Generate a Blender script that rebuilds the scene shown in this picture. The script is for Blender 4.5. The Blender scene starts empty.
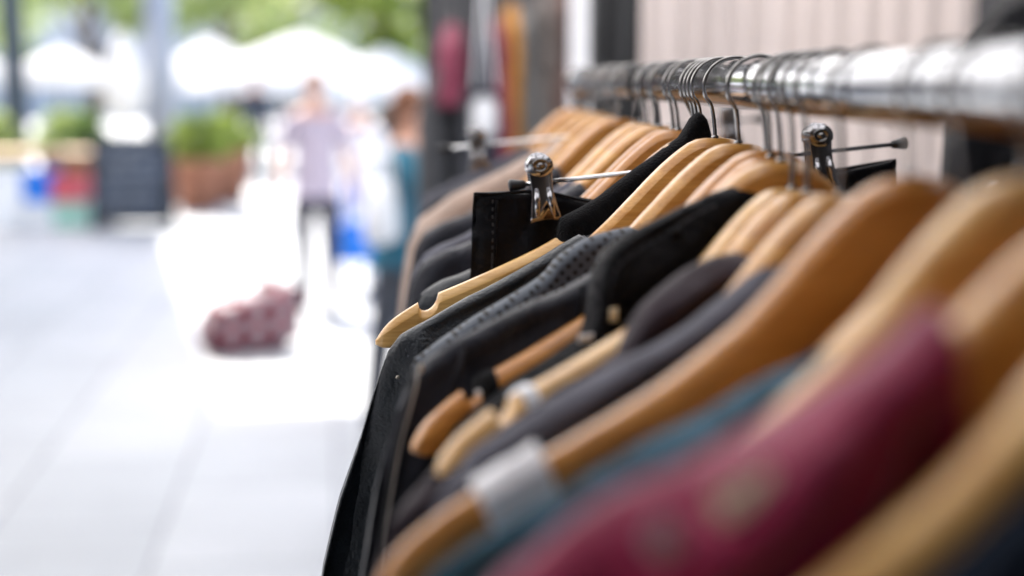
import bpy, math, random
from mathutils import Vector, Matrix, noise
PI=math.pi; R=math.radians
random.seed(7)
S=bpy.context.scene; COL=S.collection

# ------------------------------------------------------------------ helpers
def mesh(name,V,F,mat,parent=None,smooth=True,loc=(0,0,0),rot=(0,0,0)):
    me=bpy.data.meshes.new(name); me.from_pydata([tuple(v) for v in V],[],F); me.validate(); me.update()
    if smooth: me.polygons.foreach_set('use_smooth',[True]*len(me.polygons))
    if mat is not None: me.materials.append(mat)
    o=bpy.data.objects.new(name,me); COL.objects.link(o)
    o.location=loc; o.rotation_euler=rot
    if parent: o.parent=parent
    return o
def empty(name,loc=(0,0,0),rot=(0,0,0)):
    o=bpy.data.objects.new(name,None); o.empty_display_size=.05; COL.objects.link(o)
    o.location=loc; o.rotation_euler=rot; return o
def tag(o,label=None,cat=None,group=None,kind=None):
    if label: o['label']=label
    if cat: o['category']=cat
    if group: o['group']=group
    if kind: o['kind']=kind
    return o
def copy_tree(o,parent=None):
    c=o.copy(); COL.objects.link(c); c.parent=parent
    for ch in list(o.children): copy_tree(ch,c)
    return c
class MB:
    def __init__(s): s.V=[]; s.F=[]
    def add(s,V,F):
        b=len(s.V); s.V+= [tuple(v) for v in V]; s.F+=[[i+b for i in f] for f in F]; return s
    def box(s,c,d,rz=0,bev=0,taper=1):
        x,y,z=[k/2 for k in d]; M=Matrix.Rotation(rz,3,'Z'); V=[]
        if bev<=0:
            for sz in (-1,1):
                t=taper if sz>0 else 1
                for sx,sy in ((-1,-1),(1,-1),(1,1),(-1,1)):
                    V.append(M@Vector((sx*x*t,sy*y*t,sz*z))+Vector(c))
            return s.add(V,[[3,2,1,0],[4,5,6,7],[0,1,5,4],[1,2,6,5],[2,3,7,6],[3,0,4,7]])
        b=bev; rings=[(-z,-b),(-z+b,0),(z-b,0),(z,-b)]
        for zz,ins in rings:
            t=taper if zz>0 else 1
            X=(x+ins)*t; Y=(y+ins)*t; k=b*.999
            for px,py in ((-X,-Y+k),(-X+k,-Y),(X-k,-Y),(X,-Y+k),(X,Y-k),(X-k,Y),(-X+k,Y),(-X,Y-k)):
                V.append(M@Vector((px,py,zz))+Vector(c))
        F=[[7,6,5,4,3,2,1,0],[24+i for i in range(8)]]
        for r in range(3):
            for i in range(8):
                j=(i+1)%8; F.append([r*8+i,r*8+j,r*8+8+j,r*8+8+i])
        return s.add(V,F)
    def tube(s,pts,rad,n=10,cap=True):
        P=[Vector(p) for p in pts]; m=len(P)
        rr=rad if isinstance(rad,(list,tuple)) else [rad]*m
        T=(P[1]-P[0]).normalized(); up=Vector((0,0,1)) if abs(T.z)<.9 else Vector((0,1,0))
        A=T.cross(up).normalized(); V=[]
        for i in range(m):
            if i==0: t=P[1]-P[0]
            elif i==m-1: t=P[-1]-P[-2]
            else: t=P[i+1]-P[i-1]
            t.normalize(); A=(A-t*A.dot(t)).normalized(); B=t.cross(A)
            for k in range(n):
                q=2*PI*k/n; V.append(P[i]+(A*math.cos(q)+B*math.sin(q))*rr[i])
        F=[]
        for i in range(m-1):
            for k in range(n):
                j=(k+1)%n; F.append([i*n+k,i*n+j,(i+1)*n+j,(i+1)*n+k])
        if cap: F.append(list(range(n))[::-1]); F.append([(m-1)*n+k for k in range(n)])
        return s.add(V,F)
    def lathe(s,prof,n=24,M=None):
        V=[];F=[]; m=len(prof)
        for r,z in prof:
            for k in range(n):
                q=2*PI*k/n; v=Vector((r*math.cos(q),r*math.sin(q),z)); V.append(M@v if M else v)
        for i in range(m-1):
            for k in range(n):
                j=(k+1)%n; F.append([i*n+k,i*n+j,(i+1)*n+j,(i+1)*n+k])
        F.append(list(range(n))[::-1]); F.append([(m-1)*n+k for k in range(n)])
        return s.add(V,F)
    def ball(s,c,r,n=14,m=9,sc=(1,1,1)):
        pr=[(max(1e-4,math.sin(PI*i/m))*r,-math.cos(PI*i/m)*r) for i in range(m+1)]
        return s.lathe(pr,n,Matrix.Translation(c)@Matrix.Diagonal((*sc,1)))
    def build(s,name,mat,parent=None,smooth=True,**k): return mesh(name,s.V,s.F,mat,parent,smooth,**k)
def catmull(P,n=8):
    P=[Vector(p) for p in P]; Q=[P[0]*2-P[1]]+P+[P[-1]*2-P[-2]]; out=[]
    for i in range(1,len(Q)-2):
        a,b,c,d=Q[i-1:i+3]
        for k in range(n):
            t=k/n; out.append(.5*((2*b)+(c-a)*t+(2*a-5*b+4*c-d)*t*t+(3*b-a-3*c+d)*t**3))
    out.append(P[-1]); return out
def interp(x,T):
    if x<=T[0][0]: return T[0][1]
    for (a,b),(c,d) in zip(T,T[1:]):
        if x<=c: return b+(d-b)*(x-a)/max(1e-9,c-a)
    return T[-1][1]

# ------------------------------------------------------------------ materials
def nt(name):
    m=bpy.data.materials.new(name); m.use_nodes=True; t=m.node_tree; return m,t,t.nodes['Principled BSDF']
def N(t,ty,**k):
    n=t.nodes.new(ty)
    for a,b in k.items(): setattr(n,a,b)
    return n
def mat(name,base,rough=.6,metal=0,var=.15,scale=30,bump=.0,bscale=200,stretch=(1,1,1),sheen=0,spec=.5,coat=0,trans=0,wrk=0,wrs=14,sheenr=.5):
    m,t,b=nt(name); L=t.links
    tc=N(t,'ShaderNodeTexCoord'); mp=N(t,'ShaderNodeMapping'); mp.inputs['Scale'].default_value=stretch
    L.new(tc.outputs['Object'],mp.inputs[0])
    nz=N(t,'ShaderNodeTexNoise'); nz.inputs['Scale'].default_value=scale; nz.inputs['Detail'].default_value=5
    L.new(mp.outputs[0],nz.inputs[0])
    cr=N(t,'ShaderNodeValToRGB'); c=Vector(base)
    lo=[max(0,v*(1-var)) for v in base]; hi=[min(1,v*(1+var)) for v in base]
    cr.color_ramp.elements[0].position=.3; cr.color_ramp.elements[1].position=.7
    cr.color_ramp.elements[0].color=(*lo,1); cr.color_ramp.elements[1].color=(*hi,1)
    L.new(nz.outputs[0],cr.inputs[0]); L.new(cr.outputs[0],b.inputs['Base Color'])
    b.inputs['Roughness'].default_value=rough; b.inputs['Metallic'].default_value=metal
    b.inputs['Sheen Weight'].default_value=sheen; b.inputs['Sheen Roughness'].default_value=sheenr
    b.inputs['Specular IOR Level'].default_value=spec; b.inputs['Coat Weight'].default_value=coat
    b.inputs['Coat Roughness'].default_value=.15
    last=None
    if wrk:
        n3=N(t,'ShaderNodeTexNoise'); n3.inputs['Scale'].default_value=wrs; n3.inputs['Detail'].default_value=4; n3.inputs['Distortion'].default_value=.8
        L.new(mp.outputs[0],n3.inputs[0]); b3=N(t,'ShaderNodeBump'); b3.inputs['Strength'].default_value=wrk; b3.inputs['Distance'].default_value=.02
        L.new(n3.outputs[0],b3.inputs['Height']); last=b3
    if bump:
        n2=N(t,'ShaderNodeTexNoise'); n2.inputs['Scale'].default_value=bscale; n2.inputs['Detail'].default_value=3
        L.new(mp.outputs[0],n2.inputs[0]); bp=N(t,'ShaderNodeBump'); bp.inputs['Strength'].default_value=bump; bp.inputs['Distance'].default_value=.002
        L.new(n2.outputs[0],bp.inputs['Height'])
        if last: L.new(last.outputs[0],bp.inputs['Normal'])
        last=bp
    if last: L.new(last.outputs[0],b.inputs['Normal'])
    return m
def wood_mat(name,dark,light,seed=0.):
    m,t,b=nt(name); L=t.links
    tc=N(t,'ShaderNodeTexCoord'); mp=N(t,'ShaderNodeMapping'); mp.inputs['Scale'].default_value=(2.2,16,26); mp.inputs['Location'].default_value=(seed,seed*2,0); mp.inputs['Rotation'].default_value=(0,.12,0)
    L.new(tc.outputs['Object'],mp.inputs[0])
    nz=N(t,'ShaderNodeTexNoise'); nz.inputs['Scale'].default_value=3; nz.inputs['Detail'].default_value=6; nz.inputs['Distortion'].default_value=.6
    L.new(mp.outputs[0],nz.inputs[0])
    fine=N(t,'ShaderNodeTexNoise'); fine.inputs['Scale'].default_value=22; fine.inputs['Detail'].default_value=4
    L.new(mp.outputs[0],fine.inputs[0])
    mx=N(t,'ShaderNodeMix'); mx.inputs[0].default_value=.4
    L.new(nz.outputs[0],mx.inputs[2]); L.new(fine.outputs[0],mx.inputs[3])
    cr=N(t,'ShaderNodeValToRGB'); e=cr.color_ramp.elements; e[0].position=.38; e[1].position=.62
    e[0].color=(*dark,1); e[1].color=(*light,1)
    L.new(mx.outputs[0],cr.inputs[0]); L.new(cr.outputs[0],b.inputs['Base Color'])
    b.inputs['Roughness'].default_value=.35; b.inputs['Coat Weight'].default_value=.6; b.inputs['Coat Roughness'].default_value=.2
    bp=N(t,'ShaderNodeBump'); bp.inputs['Strength'].default_value=.08; bp.inputs['Distance'].default_value=.001
    L.new(fine.outputs[0],bp.inputs['Height']); L.new(bp.outputs[0],b.inputs['Normal'])
    return m
def dots_mat(name):
    m,t,b=nt(name); L=t.links
    tc=N(t,'ShaderNodeTexCoord'); mp=N(t,'ShaderNodeMapping'); mp.inputs['Scale'].default_value=(185,185,185); mp.inputs['Rotation'].default_value=(0,R(45),0)
    L.new(tc.outputs['Object'],mp.inputs[0])
    vo=N(t,'ShaderNodeTexVoronoi',voronoi_dimensions='2D'); vo.inputs['Scale'].default_value=1; vo.inputs['Randomness'].default_value=0.16
    sx=N(t,'ShaderNodeSeparateXYZ'); cx=N(t,'ShaderNodeCombineXYZ')
    L.new(mp.outputs[0],sx.inputs[0]); L.new(sx.outputs[0],cx.inputs[0]); L.new(sx.outputs[2],cx.inputs[1]); L.new(cx.outputs[0],vo.inputs['Vector'])
    cr=N(t,'ShaderNodeValToRGB'); e=cr.color_ramp.elements; e[0].position=.24; e[1].position=.30
    e[0].color=(.004,.004,.006,1); e[1].color=(.085,.10,.125,1)
    L.new(vo.outputs['Distance'],cr.inputs[0]); L.new(cr.outputs[0],b.inputs['Base Color'])
    b.inputs['Roughness'].default_value=.6
    bp=N(t,'ShaderNodeBump'); bp.inputs['Strength'].default_value=.4; bp.inputs['Distance'].default_value=.001
    L.new(cr.outputs[0],bp.inputs['Height']); L.new(bp.outputs[0],b.inputs['Normal'])
    return m
def canvas_mat(name,col,tr=.5):
    m,t,b=nt(name); L=t.links; out=t.nodes['Material Output']
    nz=N(t,'ShaderNodeTexNoise'); nz.inputs['Scale'].default_value=3
    cr=N(t,'ShaderNodeValToRGB'); cr.color_ramp.elements[0].color=(*[c*.92 for c in col],1); cr.color_ramp.elements[1].color=(*col,1)
    L.new(nz.outputs[0],cr.inputs[0])
    d=N(t,'ShaderNodeBsdfDiffuse'); tl=N(t,'ShaderNodeBsdfTranslucent'); mx=N(t,'ShaderNodeMixShader'); mx.inputs[0].default_value=tr
    L.new(cr.outputs[0],d.inputs[0]); L.new(cr.outputs[0],tl.inputs[0]); L.new(d.outputs[0],mx.inputs[1]); L.new(tl.outputs[0],mx.inputs[2]); L.new(mx.outputs[0],out.inputs[0])
    return m
def paving_mat():
    m,t,b=nt('pale stone paving'); L=t.links
    tc=N(t,'ShaderNodeTexCoord'); br=N(t,'ShaderNodeTexBrick'); br.offset=.5
    mp=N(t,'ShaderNodeMapping'); mp.inputs['Rotation'].default_value=(0,0,R(86)); L.new(tc.outputs['Object'],mp.inputs[0])
    L.new(mp.outputs[0],br.inputs['Vector']); br.inputs['Scale'].default_value=1.0; br.inputs['Brick Width'].default_value=.9; br.inputs['Row Height'].default_value=.6
    br.inputs['Mortar Size'].default_value=.008; br.inputs['Color1'].default_value=(.36,.375,.395,1); br.inputs['Color2'].default_value=(.43,.44,.46,1); br.inputs['Mortar'].default_value=(.19,.20,.215,1)
    nz=N(t,'ShaderNodeTexNoise'); nz.inputs['Scale'].default_value=.9; nz.inputs['Detail'].default_value=9; nz.inputs['Roughness'].default_value=.65; L.new(tc.outputs['Object'],nz.inputs[0])
    mx=N(t,'ShaderNodeMix',data_type='RGBA',blend_type='MULTIPLY'); mx.inputs[0].default_value=.45
    L.new(br.outputs[0],mx.inputs[6]); L.new(nz.outputs[0],mx.inputs[7]); L.new(mx.outputs[2],b.inputs['Base Color'])
    b.inputs['Roughness'].default_value=.55
    return m
def leaf_mat(name,a,c):
    m,t,b=nt(name); L=t.links; out=t.nodes['Material Output']
    g=N(t,'ShaderNodeNewGeometry'); cr=N(t,'ShaderNodeValToRGB'); cr.color_ramp.elements[0].color=(*a,1); cr.color_ramp.elements[1].color=(*c,1)
    L.new(g.outputs['Random Per Island'],cr.inputs[0]); L.new(cr.outputs[0],b.inputs['Base Color']); b.inputs['Roughness'].default_value=.5
    tl=N(t,'ShaderNodeBsdfTranslucent'); L.new(cr.outputs[0],tl.inputs[0]); mx=N(t,'ShaderNodeMixShader'); mx.inputs[0].default_value=.45
    L.new(b.outputs[0],mx.inputs[1]); L.new(tl.outputs[0],mx.inputs[2]); L.new(mx.outputs[0],out.inputs[0])
    return m

WOOD=[wood_mat('honey wood',(.56,.24,.045),(.76,.40,.105),1.),wood_mat('amber wood',(.47,.18,.03),(.66,.29,.062),5.),wood_mat('pale wood',(.60,.30,.075),(.80,.48,.16),9.)]
CHROME=mat('polished chrome',(.40,.41,.43),.10,1,.04,6,.05,500)
WIRE=mat('steel wire',(.30,.29,.28),.22,1,.1,60)
RODM=mat('bright steel rod',(.8,.8,.8),.15,1,.05,60)
CLIPM=mat('dark nickel clip',(.45,.44,.45),.16,1,.15,80)
RUB=mat('black rubber',(.015,.015,.017),.45)
BLKMETAL=mat('black painted metal',(.015,.016,.018),.4,0,.2,20)
LEATHER=mat('black leather',(.012,.016,.021),.38,0,.3,40,.45,420,spec=.45,wrk=.25,wrs=18)
LEATHER2=mat('glossy black leather',(.005,.005,.007),.40,0,.3,40,.35,380,spec=.15,wrk=.55,wrs=16)
CHAR=mat('charcoal cloth',(.018,.019,.027),.40,0,.25,60,.4,600,sheen=.25,wrk=.6,wrs=16,spec=.10)
BLACK=mat('black satin cloth',(.007,.007,.009),.45,0,.3,60,.8,500,wrk=.7,wrs=18,spec=.10)
VELVET=mat('black velvet cloth',(.006,.006,.007),.9,0,.4,90,.8,700,sheen=.05,spec=.10)
BROWN=mat('dark plum cloth',(.038,.026,.034),.5,0,.3,40,.4,500,sheen=.12,wrk=.5,wrs=14,spec=.10)
GREY=mat('slate grey cloth',(.10,.10,.125),.6,0,.2,40,.4,500,sheen=.1,wrk=.4,wrs=12,spec=.10)
TEAL=mat('teal denim',(.04,.105,.155),.8,0,.45,90,.5,700,sheen=.1,wrk=.6,wrs=20,spec=.10)
MAROON=mat('maroon cloth',(.25,.012,.055),.45,0,.3,22,.3,500,sheen=.3,wrk=1.0,wrs=8,spec=.10)
NAVY=mat('dark navy cloth',(.012,.018,.03),.8,0,.3,40,spec=.10)
TAN=mat('tan wool',(.42,.31,.25),.9,0,.2,40,.5,300,sheen=.2,wrk=.4)
PAPER=mat('white paper',(.88,.88,.9),.7,0,.04,30,.2,60)
STITCH=mat('pale stitching',(.45,.42,.38),.7)
ZIPM=mat('zip metal',(.55,.50,.42),.3,1)
CREAM=mat('cream label',(.85,.74,.52),.7)
SKIN=mat('skin',(.55,.30,.21),.5,0,.1,20)
PAVE=paving_mat()

# ------------------------------------------------------------------ world, sun, camera
w=bpy.data.worlds.new('World'); S.world=w; w.use_nodes=True; t=w.node_tree
SUN_EL,SUN_AZ=R(50),R(-24)       # azimuth clockwise from +Y
sky=t.nodes.new('ShaderNodeTexSky'); sky.sky_type='NISHITA'; sky.sun_disc=False; sky.sun_elevation=SUN_EL; sky.sun_rotation=SUN_AZ
sky.dust_density=2.5; sky.air_density=1.0
bg=t.nodes['Background']; t.links.new(sky.outputs[0],bg.inputs[0]); bg.inputs[1].default_value=.12
sl=bpy.data.lights.new('sun','SUN'); sl.energy=4.0; sl.angle=R(1.6); sl.color=(1,.95,.87)
so=bpy.data.objects.new('sun',sl); COL.objects.link(so)
sd=Vector((math.sin(SUN_AZ)*math.cos(SUN_EL),math.cos(SUN_AZ)*math.cos(SUN_EL),math.sin(SUN_EL)))
so.rotation_euler=sd.to_track_quat('Z','Y').to_euler(); so.location=sd*30
cam=bpy.data.cameras.new('camera'); co=bpy.data.objects.new('camera',cam); COL.objects.link(co); S.camera=co
cam.lens=50; cam.sensor_width=36; cam.clip_start=.05; cam.clip_end=600
th=math.atan(209/1422.2); ph=math.atan(82/1422.2*math.cos(th))
co.location=(0,0,1.55); co.rotation_euler=(PI/2-th,0,-ph)
cam.dof.use_dof=True; cam.dof.focus_distance=.965; cam.dof.aperture_fstop=2.5; cam.dof.aperture_blades=0
S.view_settings.view_transform='Standard'; S.view_settings.look='None'; S.view_settings.gamma=1; S.view_settings.exposure=2.15
S.cycles.use_denoising=True; S.cycles.max_bounces=8; S.cycles.sample_clamp_indirect=8

# ------------------------------------------------------------------ ground
gnd=mesh('ground',[(-150,-60,0),(150,-60,0),(150,260,0),(-150,260,0)],[[0,1,2,3]],PAVE,smooth=False); tag(gnd,kind='structure')

# ------------------------------------------------------------------ clothes rack
RX,RZ,RR=.203,1.5464,.0160
rk=empty('clothes_rack',(RX,.9,0))
tag(rk,'chrome clothes rack whose thick polished rail carries the wooden hangers','clothes rack')
def at(o,p): return Vector(p)-o.location
m=MB(); m.tube([at(rk,(RX,-.35,RZ)),at(rk,(RX,.8,RZ)),at(rk,(RX,1.93,RZ))],RR,40); m.build('rail',CHROME,rk)
for y in (-.33,1.9):
    m=MB(); m.tube([at(rk,(RX,y,.12)),at(rk,(RX,y,1.0)),at(rk,(RX,y,RZ-.012))],.0125,20); up=m.build('upright',CHROME,rk)
    m=MB(); m.lathe([(.019,0),(.021,.004),(.021,.036),(.019,.04)],24,Matrix.Translation(at(rk,(RX,y-.02,RZ)))@Matrix.Rotation(-PI/2,4,'X')); m.build('rail_joint',CHROME,up)
    m=MB(); m.tube([at(rk,(RX-.25,y,.11)),at(rk,(RX+.25,y,.11))],.014,16); bs=m.build('base_bar',CHROME,rk)
    for s in (-1,1):
        m=MB(); m.lathe([(.026,-.01),(.03,-.006),(.03,.006),(.026,.01)],20,Matrix.Translation(at(rk,(RX+s*.24,y,.032)))@Matrix.Rotation(PI/2,4,'Y'))
        m.tube([at(rk,(RX+s*.24,y,.05)),at(rk,(RX+s*.24,y,.1))],.008,10); m.build('castor',RUB,bs)

# ------------------------------------------------------------------ hangers
TOP=[(0,0),(.012,.0008),(.022,.006),(.034,.0155),(.0457,.0265),(.0555,.0365),(.07,.050),(.085,.0605),(.1115,.0765),(.1559,.0965),(.187,.109),(.200,.116),(.210,.1225),(.217,.129),(.2225,.137)]
BOT=[(0,.041),(.015,.046),(.0316,.0557),(.06,.0736),(.088,.0871),(.1154,.0985),(.1559,.1175),(.185,.131),(.2,.138),(.21,.1415),(.2175,.142),(.2225,.140)]
def htop(s): return interp(abs(s),TOP)
def hbot(s): return interp(abs(s),BOT)
def sections(ss,grow=0,drop=0,notch=True,thk=None,n=16):
    V=[];F=[]
    for s in ss:
        a=abs(s); zt=-interp(a,TOP)+grow; zb=-interp(a,BOT)-grow-drop
        if notch and .180<a<.1945:
            zt-=.0085*math.sqrt(max(0,1-((a-.1873)/.0068)**2))
        hz=(zt-zb)/2; cz=(zt+zb)/2
        th_=(.0095-.0035*min(1,a/.2))+grow if thk is None else thk
        k=1
        if a>.2125: k=max(.12,math.sqrt(max(0,1-((a-.2125)/.0105)**2)))
        yb=-.010*(a/.22)**2
        t_=th_*k; ch=min(.0055,hz*.55)*max(k,.35); b_=min(.002,t_*.4)
        for yy,zz in ((-t_+b_,-hz),(-t_+b_*.3,-hz+b_*.3),(-t_,-hz+b_),(-t_,-hz+b_+.0004),(-t_,hz-ch-.0004),(-t_+.0001,hz-ch),(-t_*.42,hz-ch*.12),(-t_*.36,hz-ch*.07),(-t_*.2,hz),(t_*.35,hz),(t_*.62,hz-ch*.12),(t_-.0002,hz-ch*.6),(t_,hz-ch*.8),(t_,-hz+b_),(t_-b_*.3,-hz+b_*.3),(t_-b_,-hz)):
            V.append((-s,yy+yb,cz+zz))
    m=len(ss)
    for j in range(m-1):
        for i in range(n):
            q=(i+1)%n; F.append([j*n+i,j*n+q,(j+1)*n+q,(j+1)*n+i])
    F.append(list(range(n))[::-1]); F.append([(m-1)*n+i for i in range(n)])
    return V,F
def smooth_table(T):
    # resample by catmull for a clean curve
    P=catmull([(a,b,0) for a,b in T],6); return [(p.x,p.y) for p in P]
TOP=smooth_table([(-.012,.0008)]+TOP)[6:]; BOT=smooth_table([(-.015,.046)]+BOT)[6:]
def srange():
    h=[0,.006,.012,.018,.024,.03,.036,.042,.048,.054,.06,.068,.076,.085,.095,.105,.115,.125,.135,.145,.155,.163,.170,.176,.1802,.1806,.1815,.183,.185,.1873,.1895,.1915,.193,.1941,.1944,.198,.202,.206,.2095,.2125,.215,.2175,.2195,.221,.222,.2228]
    return [-x for x in h[:0:-1]]+h
_w={}
def hook_mesh(o,Nk,ah,rz,stem=None):
    # question-mark wire over the rail, computed where it hangs, kept in the hanger's own axes
    zc=rz+RR+.0018-.0196; C=Vector((RX,Nk.y,zc)); ux=Vector((math.cos(ah),math.sin(ah),0)); uz=Vector((0,0,1)); r=.0196
    P=[Nk+Vector((0,0,-.012)),Nk+Vector((0,0,.004))]
    low=zc-.034
    if low-Nk.z>.012: P.append(Vector((Nk.x,Nk.y,low)))
    for d in (222,195,165,135,105,75,45,15,-12):
        q=R(d); P.append(C+ux*r*math.cos(q)*1.06+uz*r*math.sin(q))
    M=(Matrix.Translation(o.location)@o.rotation_euler.to_matrix().to_4x4()).inverted()
    P=[M@p for p in catmull(P,6)]
    m=MB(); m.tube(P,.0014,10); m.ball(P[-1],.0024,10,6); m.build('hook',WIRE,o)
    m=MB(); q=M@(Nk+Vector((0,0,.0)))
    m.lathe([(.0026,-.002),(.0026,.0012),(.0016,.002)],14,Matrix.Translation(q)); m.build('ferrule',WIRE,o)
def hanger(label,Y,h,a,roll,sc=1,wd=0,x=.19,ha=None,group='wooden hangers on the rail',slim=False,notch=True):
    Nk=Vector((x,Y,1.55-h)); o=empty('wooden_hanger',Nk,(0,-roll,a))
    tag(o,label,'coat hanger',group)
    if (wd,slim) not in _w or not notch:
        V,F=sections([q for q in srange() if not slim or abs(q)<.186],notch=notch and not slim)
        if slim:   # arms that droop and thin out inside the sleeves
            V=[(x_,y_*(1-.55*min(1,max(0,(abs(x_)-.06)/.05))),z_-.012*min(1,max(0,(abs(x_)-.062)/.05))**1.5) for x_,y_,z_ in V]
        me=mesh('wood_bar',V,F,WOOD[wd],o)
        if notch: _w[wd,slim]=me
    else:
        me=_w[wd,slim].copy(); COL.objects.link(me); me.parent=o
    me.scale=(sc,1,sc)
    hook_mesh(o,Nk,(a*.5+random.uniform(-.35,.25)) if ha is None else ha,RZ)
    return o

# ------------------------------------------------------------------ garments
def garment(name,label,cat,Nk,a,outline,H,mt,thk=.0085,fold=.006,seed=0,crumple=.0015,right=None,flare=None,group=None,off=-.006,hem=None,nc=44,smin=.135,framp=.10,creases=()):
    """shell with front and back panels hanging in the hanger's plane; outline = left shoulder line and side, metres from the hanger's neck"""
    def split(ol):
        top=[ol[0]]
        for p in ol[1:]:
            if p[0]>top[-1][0] and not (top[-1][0]>smin and p[1]-top[-1][1]>1.6*(p[0]-top[-1][0])): top.append(p)
            else: break
        side=[top[-1]]+[p for p in ol[len(top):]]
        return top,side
    oL=outline; oR=right or outline
    tabs=[]
    for ol in (oL,oR):
        top,side=split(ol); e0=top[-1][0]
        sd=[(p[1],p[0]) for p in side]
        if sd[-1][0]<H: sd.append((H,sd[-1][1]+ (flare if flare is not None else .10*(H-sd[-1][0]))))
        tabs.append((top,e0,sd))
    V=[];F=[]; rows=[]
    arc=6
    for j in range(arc+1): rows.append(('a',j/arc))
    nd=44 if creases else 26
    if creases: nc=84
    for j in range(1,nd+1): rows.append(('d',(j/nd)**1.35))
    cols=[i/nc for i in range(-nc,nc+1)]
    cols=[math.copysign(1-(1-abs(c))**1.25,c) if c else 0 for c in cols]
    ox=Vector((seed*3.7,seed*1.3,seed*.7))
    def P(c,row,side):
        top,e0,sdt=tabs[0] if c>=0 else tabs[1]
        s=abs(c)*e0; tt=interp(s,top)
        tk=thk*math.sqrt(max(0,1-max(0,(abs(c)-.9)/.1)**2))
        if row[0]=='a':
            q=row[1]*PI/2; d=tt+thk*.9*(1-math.cos(q)); y=tk*math.sin(q)
        else:
            d=tt+thk*.9+(H-tt-thk*.9)*row[1]; y=tk
            y*=1+min(1,(d-tt)*2)*1.2
        k=interp(d,sdt)/e0 if d>sdt[0][0] else 1
        x=s*k*(1 if c>=0 else -1)
        f=min(1,max(0,(d-tt-.004)/framp)); f2=min(1,max(0,(d-tt)/.02))
        n1=noise.noise(Vector((x*17,d*2.6,side*.3))+ox); n2=noise.noise(Vector((x*38,d*24,side*.7))+ox*1.7); n4=noise.noise(Vector((x*30,d*9,3.1))+ox)
        y+= f*fold*n1*1.8+f2*crumple*n2*2
        if side<0:
            for (sa,da,sb,db,am,wd_) in creases:
                vx,vz=sb-sa,db-da; L2=vx*vx+vz*vz; xx=x+.0015*n2; tt_=max(0,min(1,((xx-sa)*vx+(d-da)*vz)/L2)); px_,pz_=xx-sa-vx*tt_,d-da-vz*tt_
                y+=am*math.exp(-(px_*px_+pz_*pz_)/(wd_*wd_))*(.35+.65*math.sin(PI*min(1,max(0,tt_*.9+.1))))
        z=-d+ .0022*n4+crumple*.5*n2
        return (-x,(-y if side<0 else y)+off,z)
    idx={}
    for ci,c in enumerate(cols):
        for ri,row in enumerate(rows):
            for side in (-1,1):
                if ri==0 and side==1: idx[ci,ri,1]=idx[ci,ri,-1]; continue
                idx[ci,ri,side]=len(V); V.append(P(c,row,side))
    for ci in range(len(cols)-1):
        for ri in range(len(rows)-1):
            f=[idx[ci,ri,-1],idx[ci,ri+1,-1],idx[ci+1,ri+1,-1],idx[ci+1,ri,-1]]; F.append(f)
            f=[idx[ci,ri,1],idx[ci+1,ri,1],idx[ci+1,ri+1,1],idx[ci,ri+1,1]]; F.append(f if ri else [f[0],f[1],f[2],f[3]])
    for ci in (0,len(cols)-1):
        for ri in range(1,len(rows)-1):
            f=[idx[ci,ri,-1],idx[ci,ri,1],idx[ci,ri+1,1],idx[ci,ri+1,-1]]; F.append(f if ci==0 else f[::-1])
    F=[[v for i,v in enumerate(f) if v not in f[:i]] for f in F]; F=[f for f in F if len(f)>2]
    o=mesh(name,V,F,mt,None,True,Nk,(0,0,a)); tag(o,label,cat,group)
    o['_']=0; del o['_']
    return o
def ribbon(name,pts,rad,mt,parent,y=-.024,n=8):
    if y<-.015: y+=.0075
    m=MB(); m.tube(catmull([(-s,y+(yy if len(p)>2 else 0),-d) for p in pts for s,d,yy in [(p[0],p[1],p[2] if len(p)>2 else 0)]],6),rad,n); return m.build(name,mt,parent)
def stitches(name,pts,y,mt,parent,step=.0042,ln=.0024,rad=.00045):
    if y<-.015: y+=.0075
    P=catmull([(-s,y,-d) for s,d in pts],10); m=MB(); acc=0; last=P[0]
    for p,q in zip(P,P[1:]):
        acc+=(q-p).length
        if acc>step:
            acc=0; t_=(q-p).normalized(); m.tube([p-t_*ln/2,p+t_*ln/2],rad,6)
    return m.build(name,mt,parent)
STD=[(0,.095),(.03,.09),(.055,.065),(.062,.046),(.068,.046),(.085,.0575),(.1115,.0735),(.1559,.0935),(.187,.106),(.21,.119),(.222,.134),(.232,.165),(.242,.21),(.252,.29)]

STDF=STD[:8]+[(.18,.1035),(.198,.1135),(.207,.13),(.214,.165),(.222,.21),(.23,.29)]
NK=lambda Y,h,x=.19: Vector((x,Y,1.55-h))
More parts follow.
